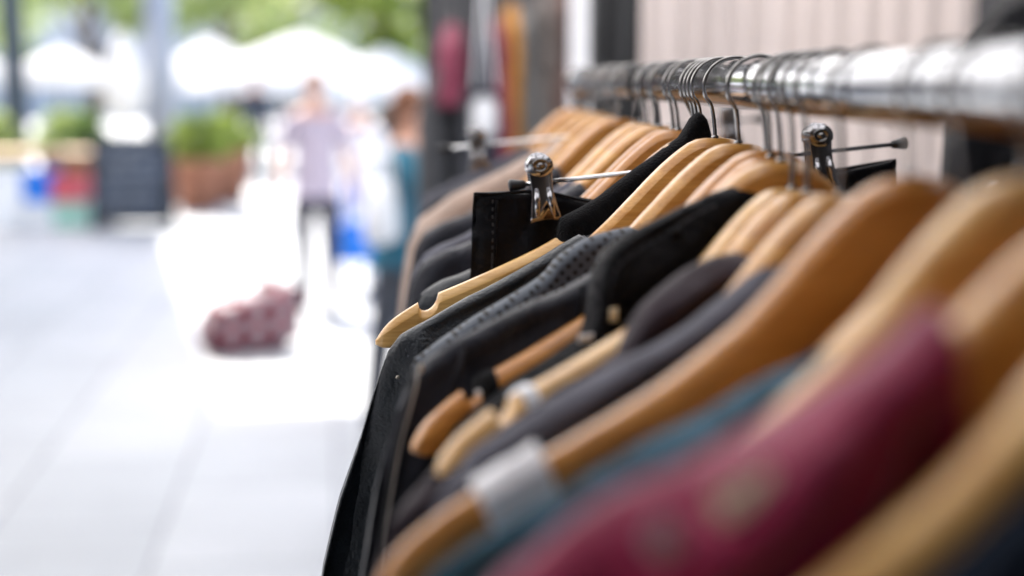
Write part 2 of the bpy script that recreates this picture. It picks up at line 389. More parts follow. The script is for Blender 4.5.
# far hangers and their dark garments
far=[(1.86,.0385,0,.0,1,'wooden hanger at the far end of the rail, blurred'),
     (1.74,.0392,-.05,.01,0,'wooden hanger second from the far end of the rail'),
     (1.62,.0385,0,.0,0,'wooden hanger on the rail that carries the tan coat'),
     (1.43,.0392,.03,.0,1,'broad blurred wooden hanger just left of the black loop on the rail'),
     (1.25,.0386,.02,.0,0,'wooden hanger just right of the black loop on the rail'),
     (1.18,.0392,-.04,-.01,0,'third blurred wooden hanger left of the black collar'),
     (1.09,.0388,.02,.01,1,'blurred wooden hanger directly left of the black collar')]
for Y,h,a,ro,wd,lb in far: hanger(lb,Y,h,a,ro,1,wd,slim=True)
for Y,h,lb in ((1.89,.0385,'plain wooden hanger at the very end of the rail beyond the farthest jacket'),(1.535,.039,'plain wooden hanger just behind the black fabric loop'),(1.455,.0395,'plain wooden hanger pressed against the broad blurred one'),(1.275,.039,'plain wooden hanger hugging the hanger of the slate grey shirt'),(1.203,.0388,'plain wooden hanger hugging the hanger of the black crumpled shirt'),(1.113,.0389,'plain wooden hanger hugging the hanger of the satin shirt'),(1.022,.042,'wooden hanger hidden behind the black velvet top, its hook beside the collar'),(1.009,.0425,'wooden hanger pressed flat against the back of the black velvet top')):
    hanger(lb,Y,h,random.uniform(-.02,.04)+(.15 if Y<1 else 0),0,1,random.choice((0,1)),slim=True)
GG='dark garments hanging on the rail'
garment('jacket','dark grey jacket on the hanger at the far end of the rail','jacket',NK(1.86,.0385),0,STDF,.62,GREY,seed=1,group=GG)
garment('jacket','black jacket on the second hanger from the far end','jacket',NK(1.74,.0392),-.05,STDF,.62,CHAR,seed=2,group=GG)
tan=garment('coat','tan wool coat with pale shoulders at the far end of the rail','coat',NK(1.62,.0385),0,[(0,.06),(.03,.035),(.044,.028),(.112,.066),(.169,.093),(.203,.118),(.218,.15),(.226,.2),(.235,.3)],.75,TAN,thk=.028,seed=3)
m=MB(); m.tube(catmull([(-.05,-.045,-.045),(-.075,-.048,-.08),(-.06,-.05,-.13),(-.04,-.05,-.2)],5),[.012]*4+[.009]*12,8); m.build('lapel',TAN,tan)
garment('shirt','charcoal shirt with soft folds, just in front of the tan coat','shirt',NK(1.43,.0392),.03,STDF,.6,CHAR,thk=.016,fold=.01,seed=4,group=GG)
garment('shirt','slate grey shirt behind the black leather skirt','shirt',NK(1.25,.0386),.02,STDF,.6,GREY,thk=.014,fold=.012,seed=5,crumple=.003,group=GG)
garment('shirt','black crumpled shirt two hangers behind the leather skirt','shirt',NK(1.18,.0392),-.04,STDF,.6,CHAR,thk=.014,fold=.012,seed=6,crumple=.003,group=GG)
garment('shirt','dark satin shirt on the hanger left of the black collar','shirt',NK(1.09,.0388),.02,[(0,.095),(.03,.09),(.05,.065),(.06,.052)]+[(a,b+.01) for a,b in STDF[5:]],.6,LEATHER,thk=.012,fold=.012,seed=7,crumple=.003,group=GG)
# black loop over the rail
m=MB(); P=[]
for d in range(250,-80,-12):
    q=R(d); P.append(Vector((RX+.0185*math.cos(q),1.335,RZ-.001+.0185*math.sin(q))))
P=[Vector((.198,1.335,1.475)),Vector((.193,1.335,1.505))]+P+[Vector((.214,1.335,1.49)),Vector((.206,1.335,1.465))]
P=catmull(P,3); V=[];F=[]
for i,p in enumerate(P):
    V+=[p+Vector((0,-.011,0)),p+Vector((0,.011,0)),p+Vector((.0015,.011,.0)),p+Vector((.0015,-.011,.0))]
for i in range(len(P)-1):
    for k in range(4): F.append([i*4+k,i*4+(k+1)%4,i*4+4+(k+1)%4,i*4+4+k])
lp=mesh('fabric_loop',V,F,VELVET); tag(lp,'black fabric loop wrapped over the far part of the rail','loop')

# clip hangers
def clip(parent,s,d,sc=1):
    o=MB()
    # front jaw outline (x,z), head round, waist, flared foot
    ol=[(-.0058,.020),(-.0072,.014),(-.0066,.006),(-.0062,-.004),(-.0085,-.020),(-.0092,-.0235),(-.004,-.0228),(0,-.0222),(.004,-.0228),(.0092,-.0235),(.0085,-.020),(.0062,-.004),(.0066,.006),(.0072,.014),(.0058,.020),(.003,.0228),(0,.0236),(-.003,.0228)]
    def plate(y0,y1,scx=1):
        n=len(ol); V=[]
        for y,g in ((y0,.93),(y0-(y0-y1)*.15,1),(y1,1)):
            for x,z in ol: V.append((x*g*scx,y-( .0065*min(1,z/-.012) if z<0 else 0)*(1 if y0<0 else -1),z*g if z>0 else z))
        F=[list(range(n)),[2*n+i for i in range(n)][::-1]]
        for r_ in range(2):
            for i in range(n):
                j=(i+1)%n; F.append([r_*n+j,r_*n+i,(r_+1)*n+i,(r_+1)*n+j])
        o.add(V,F)
    plate(-.0068,-.0052); plate(.0068,.0052)
    for sx in (-1,1):
        o.tube([(sx*.0034,-.0080,-.001),(sx*.0038,-.0122,-.008),(sx*.0048,-.0134,-.020)],[.0012,.0019,.0015],10)
        o.tube([(sx*.0066,-.006,.012),(sx*.0066,.006,.012)],.0016,8)
    o.lathe([(.0074,-.0086),(.0078,-.0078),(.0078,.0078),(.0074,.0086)],24,Matrix.Translation((0,0,.0145))@Matrix.Rotation(PI/2,4,'X'))
    c=o.build('clip',CLIPM,parent,loc=(-s,-.000,-d)); c.scale=(1.25,1,1.04)
    m=MB(); m.lathe([(.0052,0),(.0050,.0012),(.0036,.0013),(.0034,.0004),(.0018,.0004),(.0016,.0016),(.0004,.0017)],20,Matrix.Translation((0,-.0087,.0148))@Matrix.Rotation(PI/2,4,'X')); m.build('rivet',WIRE,c)
    return c
def clip_hanger(label,Nk,a,roll,sl,sr,cl,cr,cd=.006):
    o=empty('clip_hanger',Nk,(0,-roll,a)); tag(o,label,'clip hanger','metal clip hangers on the rail')
    m=MB(); m.tube([(-sl,0,0),(sr,0,0)],.0016,12); m.build('rod',RODM,o)
    for x,sg in ((-sl,-1),(sr,1)):
        m=MB(); m.lathe([(.0022,-.001),(.0030,.0),(.0034,.003),(.0046,.0085),(.0046,.0105),(.0025,.0115)],18,Matrix.Translation((x-sg*.002,0,0))@Matrix.Rotation(sg*PI/2,4,'Y')); m.build('end_cap',RUB,o)
    clip(o,cl,cd-.0035); clip(o,-cr,cd-.0035)
    hook_mesh(o,Nk,a,RZ); return o
NS=Vector((.197,1.04,1.487))
ch=clip_hanger('metal clip hanger with black end caps holding the black leather skirt',NS,.05,.0995,.132,.150,.118,.091)
ch2=clip_hanger('blurred metal clip hanger far back over the tan coat',Vector((.197,1.55,1.492)),0,.09,.180,.16,.147,.13)
# skirt (waistband is folded over and sags between the clips)
def skirt(label,Nk,a,tab,H,mt,seed,group=None):
    V=[];F=[]; nx=60; nz=26; x0,x1=tab[0][0],tab[-1][0]; ix={}
    for side in (-1,1):
        for i in range(nx+1):
            s=x0+(x1-x0)*i/nx; tt=interp(s,tab)+(0 if side>0 else .004*math.sin(PI*i/nx)**.5)
            e=min(i,nx-i)/nx; tk=.004*min(1,(e/.04))**.5+ .003*math.sin(PI*i/nx)
            for j in range(nz+1):
                v=(j/nz)**1.5; d=tt+(H-tt)*v
                y=side*tk*(1 if side<0 else .8)
                n1=noise.noise(Vector((s*20+seed,d*3,side))); n2=noise.noise(Vector((s*14,d*38,side+seed)))
                y+=.004*n1*min(1,(d-tt)/.05)+.0022*n2*min(1,(d-tt)/.015)
                for cs in (.118,-.091):
                    dx_,dz_=s-cs,d-tt; rr_=math.hypot(dx_,dz_); y+=side*(.0045*math.exp(-rr_/.035)*math.cos(9*math.atan2(dz_,dx_+1e-6))*min(1,dz_/.008))
                ix[side,i,j]=len(V); V.append((-s*(1+.12*v),y,-d+.001*n2))
    for side in (-1,1):
        for i in range(nx):
            for j in range(nz):
                f=[ix[side,i,j],ix[side,i,j+1],ix[side,i+1,j+1],ix[side,i+1,j]]; F.append(f if side<0 else f[::-1])
    for i in (0,nx):
        for j in range(nz):
            F.append([ix[-1,i,j],ix[1,i,j],ix[1,i,j+1],ix[-1,i,j+1]])
    o=mesh('skirt',V,F,mt,None,True,Nk,(0,0,a)); tag(o,label,'skirt',group)
    md=o.modifiers.new('s','SOLIDIFY'); md.thickness=.0016; md.offset=0
    return o
sk=skirt('black leather skirt hung by its waistband from two metal clips',NS,.05,[(-.150,-.004),(-.1,.004),(-.03,.024),(.03,.032),(.081,.024),(.118,.017),(.15,.0185),(.166,.019)],.5,LEATHER2,3)
stitches('seam',[(.153,.022),(.153,.05),(.154,.08),(.155,.13)],-.0072,RUB,sk,.003,.0025,.0006)
ribbon('seam_ridge',[(.150,.024),(.151,.05),(.152,.08),(.153,.13)],.0009,LEATHER2,sk,-.0065)
m=MB(); m.tube(catmull([(-.166,-.0042,-.0190),(-.15,-.0052,-.0190),(-.118,-.0064,-.0175),(-.081,-.0070,-.0255),(-.03,-.0072,-.0335)],6),.0011,8); m.build('waist_edge',LEATHER2,sk)

# hanger A with the black velvet top that has slipped to its collar
hA=hanger('bare pale wooden hanger arm with a round notch, in sharp focus',.995,.0385,.06,-.005,1.03,2)
cA=garment('velvet_top','black velvet top bunched round the neck of the sharp notched hanger','top',NK(.995,.0385),.06,
   [(0,-.0135),(.003,-.0145),(.008,-.011),(.016,.003),(.030,.012),(.045,.0215),(.073,.0425),(.090,.052),(.101,.0575),(.1035,.066),(.1045,.08),(.103,.115)],.34,VELVET,thk=.0095,fold=.002,seed=8,crumple=.0008,off=-.001,flare=.0,smin=.09,
   right=[(0,-.0135),(.003,-.010),(.009,.012),(.02,.03),(.045,.05),(.088,.09),(.095,.12),(.1,.2)])
# B
hB=hanger('honey wooden hanger with grain showing, first right of the black collar',.947,.0390,.12,0,1,0,slim=True)
gB=garment('leather_jacket','black leather jacket whose smooth sleeve lies under the notched hanger','jacket',NK(.947,.039),.12,
   [(0,.14),(.05,.13),(.080,.09),(.089,.066),(.094,.0635),(.108,.070),(.134,.084),(.168,.101),(.194,.1165),(.213,.127),(.221,.137),(.226,.15),(.231,.166),(.240,.195),(.254,.235),(.267,.285)],.72,LEATHER,thk=.0085,fold=.008,seed=9,crumple=.0012,creases=((0.1, 0.077, 0.2, 0.127, -0.003, 0.003),(0.1, 0.084, 0.2, 0.14, 0.004, 0.005),(0.2, 0.13, 0.225, 0.22, 0.004, 0.005),))
ribbon('collar_trim',[(.0905,.0645,.012),(.0885,.069,.006),(.089,.076,-.001),(.088,.09,-.002)],.0014,LEATHER,gB,-.022)
stitches('hem_stitching',[(.212,.1315),(.209,.138),(.209,.146)],-.0235,GREY,gB,.004,.002,.0003)
m=MB(); m.lathe([(.0005,0),(.0012,.0003),(.0013,.0008),(.0006,.0012)],14,Matrix.Translation((-.216,-.016,-.152))@Matrix.Rotation(PI/2,4,'X')); m.build('rivet',ZIPM,gB)
# C
hC=hanger('honey wooden hanger behind the polka dot blouse',.875,.0395,.20,.0,1,0,slim=True)
gC=garment('polka_dot_blouse','grey blouse with small black polka dots','blouse',NK(.87,.0415),.22,
   [(0,.12),(.04,.11),(.064,.062),(.069,.046),(.080,.048),(.1,.053),(.119,.063),(.127,.073),(.144,.082),(.168,.096),(.192,.110),(.208,.122),(.2085,.15),(.208,.19),(.206,.25)],.66,dots_mat('polka dot cloth'),thk=.0085,fold=.008,seed=10,crumple=.002)
# D: small flat hanger end between C and E
# E
hE=hanger('amber wooden hanger whose arched top shows behind the black jacket',.80,.0400,.28,0,1,1,slim=True)
gE=garment('charcoal_jacket','charcoal zip jacket hanging between the polka dots and the hanger with the black band','jacket',NK(.80,.042),.30,
   [(0,.10),(.03,.06),(.047,.030),(.071,.038),(.104,.060),(.124,.068),(.147,.0765),(.17,.086),(.192,.0965),(.203,.103),(.214,.116),(.220,.128),(.224,.141),(.232,.170),(.241,.216),(.25,.29)],.72,CHAR,thk=.0085,fold=.008,seed=11,crumple=.002,creases=((0.06, 0.043, 0.12, 0.078, 0.004, 0.004),(0.125, 0.08, 0.2, 0.115, -0.004, 0.004),(0.13, 0.088, 0.19, 0.125, 0.005, 0.005),(0.19, 0.11, 0.225, 0.2, 0.004, 0.005),))
ribbon('zip',[(.2075,.108,.010),(.2115,.116,.002),(.2155,.128),(.2205,.145),(.2255,.17),(.2335,.214),(.240,.27),(.247,.36)],.00075,STITCH,gE,-.0215)
ribbon('zip_edge',[(.2095,.106,.008),(.2135,.114,.002),(.2175,.127),(.2225,.144),(.2275,.169),(.2355,.213),(.243,.27),(.25,.36)],.0010,RUB,gE,-.0205)
ribbon('sleeve_seam',[(.1865,.094,.006),(.188,.103,0),(.194,.118),(.203,.14),(.21,.17)],.0011,CHAR,gE,-.0238)
m=MB(); m.box((-.2095,-.0145,-.1065),(.0022,.0014,.005),0,.0004); m.build('zip_pull',ZIPM,gE)
ribbon('seam',[(.1185,.068,.004),(.120,.075,-.0005),(.1225,.085),(.127,.10)],.0012,BLACK,gE,-.0235)
# F
hF=hanger('wooden hanger with a black band near its tip, in front of the charcoal jacket',.79,.0436,.40,.005,1,1,ha=.1)
def band(o,s0,s1,grow,drop,mt,name,n=6,noise_=0,closed=True,sc=1):
    V,F=sections([s0+(s1-s0)*i/n for i in range(n+1)],grow,drop,False)
    V=[(x*sc,y,z*sc+noise_*noise.noise(Vector((x*60,y*60,z*60)))) for x,y,z in V]
    return mesh(name,V,F,mt,o)
band(hF,.176,.184,.0016,.0,VELVET,'elastic_band')
m=MB(); m.box((-.187,-.0125,-.113),(.003,.002,.003),0,.0006); m.build('band_highlight',PAPER,hF)  # white piece standing in for the highlight on the black band
gF=garment('black_jacket','black jacket with flat yoke and topstitched shoulder','jacket',NK(.775,.043),.40,
   [(0,.014),(.031,.0142),(.047,.0165),(.063,.0225),(.081,.031),(.099,.039),(.110,.045),(.1165,.054),(.1185,.070),(.123,.086),(.140,.0955),(.163,.1075),(.179,.118),(.195,.129),(.203,.140),(.213,.163),(.221,.201)],.72,BLACK,creases=((.05,.022,.115,.055,-.004,.004),(.06,.04,.11,.08,.005,.006),(.125,.093,.19,.13,.005,.005)),thk=.0085,fold=.007,seed=12,crumple=.0022,
   right=[(0,.014),(.03,.016),(.05,.03),(.08,.055),(.11,.075),(.16,.1),(.2,.125),(.21,.16),(.22,.2)])
stitches('topstitching',[(.049,.0225),(.063,.0275),(.081,.0365),(.098,.0445),(.109,.052),(.113,.062),(.1145,.074),(.116,.088),(.12,.1)],-.0235,CHAR,gF,.004,.0026,.0006)
ribbon('yoke_seam',[(.118,.060,.010),(.1175,.070,.001),(.1185,.083),(.121,.098),(.124,.12)],.0014,BLACK,gF,-.0235)
m=MB(); m.lathe([(.0004,0),(.0042,.0003),(.0044,.0012),(.0012,.0022)],16,Matrix.Translation((-.073,-.0135,-.0375))@Matrix.Rotation(PI/2,4,'X')); m.build('snap_button',LEATHER2,gF)
m=MB(); m.box((-.1285,-.0165,-.0875),(.009,.0010,.0042),0,.0003); pl=m.build('care_label',PAPER,gF); pl.rotation_euler=(0,0,0)
m=MB(); m.box((-.1125,-.0172,-.0765),(.0050,.0010,.0075),0,.0003); m.build('wood_glimpse',CREAM,gF)  # cream piece standing in for hanger wood seen through a gap
# extra hanger between
hanger('wooden hanger whose top shows just above the black jacket yoke',.765,.0445,.15,-.02,1,0,slim=True,ha=-.1)
# G1..G3 long-stemmed hangers
hG1=hanger('pale wooden hanger with a white size marker near its tip',.74,.0575,.62,-.125,1,2,ha=.1)
band(hG1,.172,.1785,.0016,-.009,PAPER,'size_marker')
hG2=hanger('wooden hanger with long hook stem carrying the plum shirt',.71,.0568,.48,-.02,1,0,slim=True,ha=0)
hG3=hanger('wooden hanger carrying the slate grey shirt behind the big bare hanger',.65,.0535,.40,.0,1,0,slim=True,ha=.1)
gG2=garment('plum_shirt','dark plum shirt with crumpled collar and pale cuff seam','shirt',NK(.705,.056),.50,
   [(0,.05),(.03,.035),(.052,.0265),(.068,.0275),(.077,.031),(.092,.0385),(.106,.046),(.114,.055),(.1165,.0665),(.135,.0765),(.157,.0855),(.178,.0945),(.199,.103),(.214,.109),(.226,.119),(.241,.131),(.248,.155),(.258,.21)],.7,BROWN,thk=.0085,fold=.008,seed=13,crumple=.0045,creases=((0.05, 0.032, 0.11, 0.052, 0.008, 0.005),(0.055, 0.045, 0.115, 0.068, -0.007, 0.005),(0.06, 0.058, 0.12, 0.085, 0.009, 0.006),(0.115, 0.068, 0.2, 0.112, -0.005, 0.004),(0.13, 0.085, 0.22, 0.13, 0.006, 0.006),))
ribbon('cuff_seam',[(.199,.1015,.008),(.202,.108,0),(.208,.119),(.216,.131)],.0012,GREY,gG2,-.0245)
for k in range(3):
    ribbon('collar_fold',[(.06+.004*k,.036+.011*k,.004),(.078,.047+.011*k,0),(.098,.060+.010*k,.002),(.108,.066+.01*k,.01)],.0042,BROWN,gG2,-.0215,12)
gG3=garment('grey_shirt','smooth slate grey shirt behind the big bare wooden hanger','shirt',NK(.65,.056),.40,
   [(0,.06),(.025,.04),(.038,.0255),(.049,.0290),(.062,.0365),(.083,.0485),(.104,.0585),(.133,.0705),(.153,.078),(.171,.087),(.19,.096),(.208,.115),(.215,.15),(.225,.2)],.7,GREY,thk=.0085,fold=.008,seed=14,crumple=.0028,creases=((0.06, 0.04, 0.15, 0.085, 0.005, 0.006),(0.08, 0.06, 0.18, 0.11, -0.005, 0.006),(0.05, 0.045, 0.09, 0.09, 0.007, 0.008),))
# J, big bare one with paper tag
hJ=hanger('large bare wooden hanger with a white paper tag round its arm',.555,.0385,.16,.048,1,1,ha=.15,notch=False)
V,F=sections([.152+.030*i/8 for i in range(9)],.0030,.012,False)
V=[(x-(z+.11)*.35,y+.0022*noise.noise(Vector((x*90,y*40,z*70))),z+.0022*noise.noise(Vector((x*110,y*50,z*60)))) for x,y,z in V]
pt=mesh('paper_tag',V,F,PAPER,hJ)
# teal
hT=hanger('wooden hanger hidden under the teal denim jacket',.5,.066,.12,.0,1,0,ha=-.1,slim=True)
gT=garment('denim_jacket','teal blue denim jacket between the big bare hanger and the maroon top','jacket',NK(.5,.045),.13,
   [(0,.08),(.03,.062),(.043,.0475),(.05,.049),(.063,.0545),(.078,.061),(.099,.0725),(.117,.080),(.135,.0895),(.156,.103),(.177,.114),(.194,.125),(.208,.15),(.214,.2)],.7,TEAL,thk=.0085,fold=.008,seed=15,crumple=.002,creases=((0.06, 0.055, 0.12, 0.085, 0.006, 0.005),(0.09, 0.07, 0.16, 0.118, 0.006, 0.005),(0.13, 0.09, 0.19, 0.13, -0.006, 0.005),(0.1, 0.085, 0.13, 0.13, 0.008, 0.008),))
for p,q in ((.11,.098),(.15,.118)):
    m=MB(); m.lathe([(.0004,0),(.0036,.0003),(.0038,.0012),(.001,.002)],14,Matrix.Translation((-p,-.016,-q))@Matrix.Rotation(PI/2,4,'X')); m.build('metal_button',WIRE,gT)
# K + maroon
hK=hanger('wooden hanger with broad bright top behind the maroon top',.443,.0305,.12,.10,1,2,ha=.2)
gK=garment('maroon_top','maroon long sleeved top with a cream label on its shoulder','top',NK(.385,.039),.10,
   [(0,.11),(.030,.095),(.042,.068),(.048,.054),(.0515,.046),(.0545,.030),(.0575,.0195),(.061,.021),(.066,.0255),(.078,.0355),(.095,.0465),(.11,.054),(.121,.0605),(.135,.067),(.148,.073),(.159,.079),(.175,.090),(.185,.102),(.192,.14),(.2,.2)],.7,MAROON,thk=.0125,fold=.010,seed=16,crumple=.004,off=-.012,nc=70,framp=.03,creases=((0.06, 0.03, 0.1, 0.1, 0.01, 0.008),(0.075, 0.036, 0.15, 0.11, 0.011, 0.009),(0.1, 0.055, 0.19, 0.15, 0.01, 0.01),(0.06, 0.06, 0.09, 0.17, -0.008, 0.009),(0.12, 0.062, 0.17, 0.085, -0.006, 0.006),(0.085, 0.09, 0.14, 0.2, 0.012, 0.012),))
m=MB(); m.box((0,0,0),(.017,.0010,.0075),0,.0004); cl=m.build('cream_label',CREAM,gK); cl.location=(-.1165,-.0345,-.0635); cl.rotation_euler=(R(-25),R(-27),0)
m=MB(); m.lathe([(.0005,0),(.0048,.0003),(.0052,.0014),(.002,.0024)],18,Matrix.Translation((-.137,-.0330,-.074))@Matrix.Rotation(PI/2,4,'X')); m.build('button',mat('pearl button',(.42,.33,.36),.4),gK)
# L
hL=hanger('yellowish wooden hanger that carries the maroon top',.385,.0385,.10,.03,1,0,ha=.0,slim=True)
# M + navy
hM=hanger('nearest wooden hanger, a pale band cutting the corner of the view',.33,.041,.1,.06,1,2,ha=.2)
gM=garment('navy_shirt','dark navy shirt under the nearest hanger, corner of the view','shirt',NK(.33,.044),.1,
   [(0,.03),(.02,.030),(.034,.040),(.05,.050),(.065,.062),(.08,.074),(.10,.09),(.13,.105),(.16,.12),(.2,.14),(.21,.2)],.6,NAVY,thk=.011,fold=.004,seed=17,off=-.012)

# ------------------------------------------------------------------ stall structure behind the rack, with added unseen awnings
CANVAS=canvas_mat('white canvas',(.85,.84,.83),.52)
CANVAS2=canvas_mat('brown canvas',(.10,.08,.065),.12)
def awning(label,x0,x1,y0,y1,z,legs,CANVAS=CANVAS):
    o=empty('added_awning',((x0+x1)/2,(y0+y1)/2,0)); tag(o,label,'awning','unseen awnings added to shape the light')
    c=o.location; m=MB(); nx=14; ny=14; V=[];F=[]
    for i in range(nx+1):
        for j in range(ny+1):
            u=i/nx; v=j/ny; x=x0+(x1-x0)*u; y=y0+(y1-y0)*v
            pk=min(1-abs(2*u-1),1-abs(2*v-1)); V.append((x-c.x,y-c.y,z+.75*pk-.05*math.sin(PI*pk)))
    for i in range(nx):
        for j in range(ny):
            a=i*(ny+1)+j; F.append([a,a+ny+1,a+ny+2,a+1])
    r=mesh('canvas_roof',V,F,CANVAS,o)
    V=[];F=[]; ring=[]
    for k in range(41):
        u=k/40
        for (xa,ya),(xb,yb) in (((x0,y0),(x1,y0)),): pass
    edges=[(x0,y0,x1,y0),(x1,y0,x1,y1),(x1,y1,x0,y1),(x0,y1,x0,y0)]
    for xa,ya,xb,yb in edges:
        for k in range(24): 
            u=k/24; ring.append((xa+(xb-xa)*u-c.x,ya+(yb-ya)*u-c.y,k))
    for x,y,k in ring: V+=[(x,y,z),(x,y,z-.2-.04*abs(math.sin(k*PI/3)))]
    n=len(ring)
    for i in range(n):
        j=(i+1)%n; F.append([2*i,2*i+1,2*j+1,2*j])
    va=mesh('valance',V,F,CANVAS,o)
    for q_ in ([-.75,-.28,.22,.70] if y1<3.5 and y0>0 else []):
        xx=RX+q_-c.x
        m=MB(); m.box((xx,0,z-.03),(.07,y1-y0,.05),0,.006); m.build('reflected_bar',BLKMETAL,o)  # black bars added overhead to reflect as dark streaks in the rail
    for x,y in legs:
        m=MB(); m.box((x-c.x,y-c.y,z/2),(.055,.055,z),0,.006); m.build('leg',BLKMETAL,o)
    return o
awning('unseen brown canvas awning added behind the near end of the clothes rack to darken the fronts',-3.2,2.3,-3.6,.25,2.35,[(-3.1,-3.5),(2.2,-3.5),(2.2,.2),(-3.1,.2)],CANVAS2)  # added out of view, keeps light from behind the camera off the fronts
awning('unseen white canvas awning added over the clothes rack for shade and soft top light',-3.2,2.3,.3,3.1,2.35,[(2.2,.4),(2.2,3.0),(-3.1,3.0)])  # added above the view, shades the rack and glows softly from above
aw=awning('unseen white awning added on the left of the street to shade the paving',-6.85,-2.85,8.2,16.9,2.9,[(-6.8,8.3),(-6.8,16.8)])  # added out of view to cast the shade on the left paving
aw.rotation_euler=(0,0,R(12.5))
awning('second unseen white awning added further up the street to shade the paving',-3.1,2.6,3.2,8.3,2.45,[(2.5,3.3),(2.5,8.2),(-3.0,8.2)])  # added above the view, its shadow covers the near paving
# black post
pb=empty('awning_post',(.386,3.02,0)); tag(pb,'thick black double post rising behind the far end of the rail','post')
m=MB(); m.box((-.030,0,1.25),(.040,.05,2.5),0,.004); m.build('post_tube',BLKMETAL,pb)
m=MB(); m.box((.032,0,1.25),(.046,.05,2.5),0,.004); m.build('post_tube',BLKMETAL,pb)
m=MB(); m.box((0,.004,1.25),(.03,.02,2.5),0,.003); m.build('web',mat('dark grey steel',(.06,.06,.065),.5),pb)
m=MB(); m.box((0,0,.01),(.16,.14,.02),0,.004); m.build('foot_plate',BLKMETAL,pb)
# beige folded curtain wall
BEIGE=mat('pinkish beige curtain',(.74,.64,.60),.85,0,.05,3,.3,300)
V=[];F=[]; n=260; P1=Vector((.475,3.35)); P2=Vector((1.06,2.72)); d=(P2-P1); nn=Vector((-d.y,d.x)).normalized()
for i in range(n+1):
    u=i/n; p=P1+d*u; w_=.006*math.sin(u*n*.30+1.5*noise.noise(Vector((u*9,0,0))))+.006*noise.noise(Vector((u*40,1,0)))
    q=p+nn*w_
    for z in (.02,.8,1.6,2.4): V.append((q.x-.7,q.y-3,z))
for i in range(n):
    for k in range(3): F.append([i*4+k,i*4+4+k,i*4+5+k,i*4+1+k])
cw=mesh('curtain_wall',V,F,BEIGE,None,True,(.7,3,0)); tag(cw,'pinkish beige fluted curtain wall behind the rail','curtain')
md=cw.modifiers.new('s','SOLIDIFY'); md.thickness=.004
# hanging black garment bag at right
V=[];F=[]
prof=[(.0,.0),(.0,-.6)]
ol=[(-.12,-.9),(-.135,-.2),(-.125,-.03),(-.105,.015),(-.08,.045),(-.03,.075),(.02,.085),(.06,.095),(.10,.05),(.125,-.02),(.14,-.2),(.13,-.9)]
m=MB(); k=len(ol)
for y,g in ((-.05,.86),(-.035,.96),(0,1),(.035,.96),(.05,.86)):
    for x,z in ol: V.append((x*g,y,(z+.4)*g-.4))
for r_ in range(4):
    for i in range(k):
        j=(i+1)%k; F.append([r_*k+i,r_*k+j,(r_+1)*k+j,(r_+1)*k+i])
F.append(list(range(k))[::-1]); F.append([4*k+i for i in range(k)])
gb=mesh('garment_bag',V,F,BLACK,None,True,(.655,1.42,1.585),(0,0,-.2)); tag(gb,'black garment bag hanging behind the near right end of the rail','garment bag')
m=MB(); m.tube([(-.0,-.052,-.9),(0,-.054,-.2),(0,-.052,.1)],.003,8); m.build('zip',ZIPM,gb)
m=MB(); m.ball((-.085,-.05,-.145),.008,12,8,(1,.5,1)); m.build('snap_button',WIRE,gb)
m=MB(); m.tube(catmull([(0,0,.11),(0,0,.6),(0,0,.84)],6),.003,8); m.build('strap',RUB,gb)

# ------------------------------------------------------------------ second rack of clothes behind
rb=empty('clothes_rail',(.28,4.55,0)); tag(rb,'second clothes rail in the background packed with coloured garments','clothes rail')
m=MB(); m.tube([(-.30,0,1.9),(.45,0,1.9)],.014,16); m.build('rail',CHROME,rb)
for x in (-.24,.45):
    m=MB(); m.tube([(x,0,.05),(x,0,1.9)],.013,12); m.build('upright',BLKMETAL,rb)
cols=[((.05,.05,.055),'dark grey',440,.06,1.0,1.60),((.22,.035,.07),'maroon pink',454,.06,.30,1.74),((.035,.037,.045),'black grey',466,.055,.95,1.60),((.012,.014,.03),'dark navy',484,.055,.95,1.72),
      ((.012,.014,.03),'inky blue',496,.05,.95,1.70),((.20,.03,.05),'wine red',501,.04,.5,1.76),((.42,.18,.02),'mustard yellow',513,.05,1.1,1.80),((.13,.125,.12),'mid grey',530,.06,1.0,1.80),((.12,.10,.09),'grey brown',545,.05,1.0,1.84),((.09,.045,.035),'dark brown',560,.055,1.1,1.86)]
cols=[(a,b,(p-430)/1422.2*4.36,d,e,f) for a,b,p,d,e,f in cols]
for i,(c,nm,X,tk,H,z) in enumerate(cols):
    mt=mat(nm+' cloth',c,.8,0,.25,30,.3,300,wrk=.4)
    garment('hanging_garment','%s garment hanging on the background clothes rail'%nm,'garment',Vector((X,4.55,z+.03)),PI/2+random.uniform(-.12,.12),STD,H,mt,thk=tk*.45,fold=.02,seed=30+i,group='garments on the background clothes rail',off=0,nc=16)
# wire hooks of these belong to small hangers
for i,(c,nm,X,tk,H,z) in enumerate(cols):
    o=empty('wire_hanger',(X,4.55,z+.03)); tag(o,'thin wire hanger inside the %s garment on the background rail'%nm,'wire hanger','wire hangers on the background clothes rail')
    m=MB(); hz=1.9-z-.03
    m.tube(catmull([(0,.2,-.12),(0,.05,-.03),(0,0,0),(0,0,hz-.03),(0,-.018,hz),(0,0,hz+.017),(0,.018,hz)],5),.002,6); m.tube([(0,0,0),(0,-.05,-.03),(0,-.2,-.12),(0,.2,-.12)],.002,6); m.build('wire',WIRE,o)
# white tote hanging in the middle
m=MB(); m.box((0,0,-.16),(.075,.03,.12),0,.02); tb=m.build('tote_bag',PAPER,None,True,loc=(.158,4.2,1.60)); tag(tb,'small white tote bag hanging among the background garments','tote bag')
m=MB(); m.tube(catmull([(-.03,0,-.08),(-.015,0,.1),(0,0,.26),(.015,0,.1),(.03,0,-.08)],6),.004,6); m.build('handle',PAPER,tb)
# white panel post
m=MB(); m.box((0,0,1.25),(.06,.03,2.5),0,.004); wp=m.build('upright_board',PAPER,None,True,loc=(.395,3.75,0)); tag(wp,'narrow white upright panel left of the black post','panel')
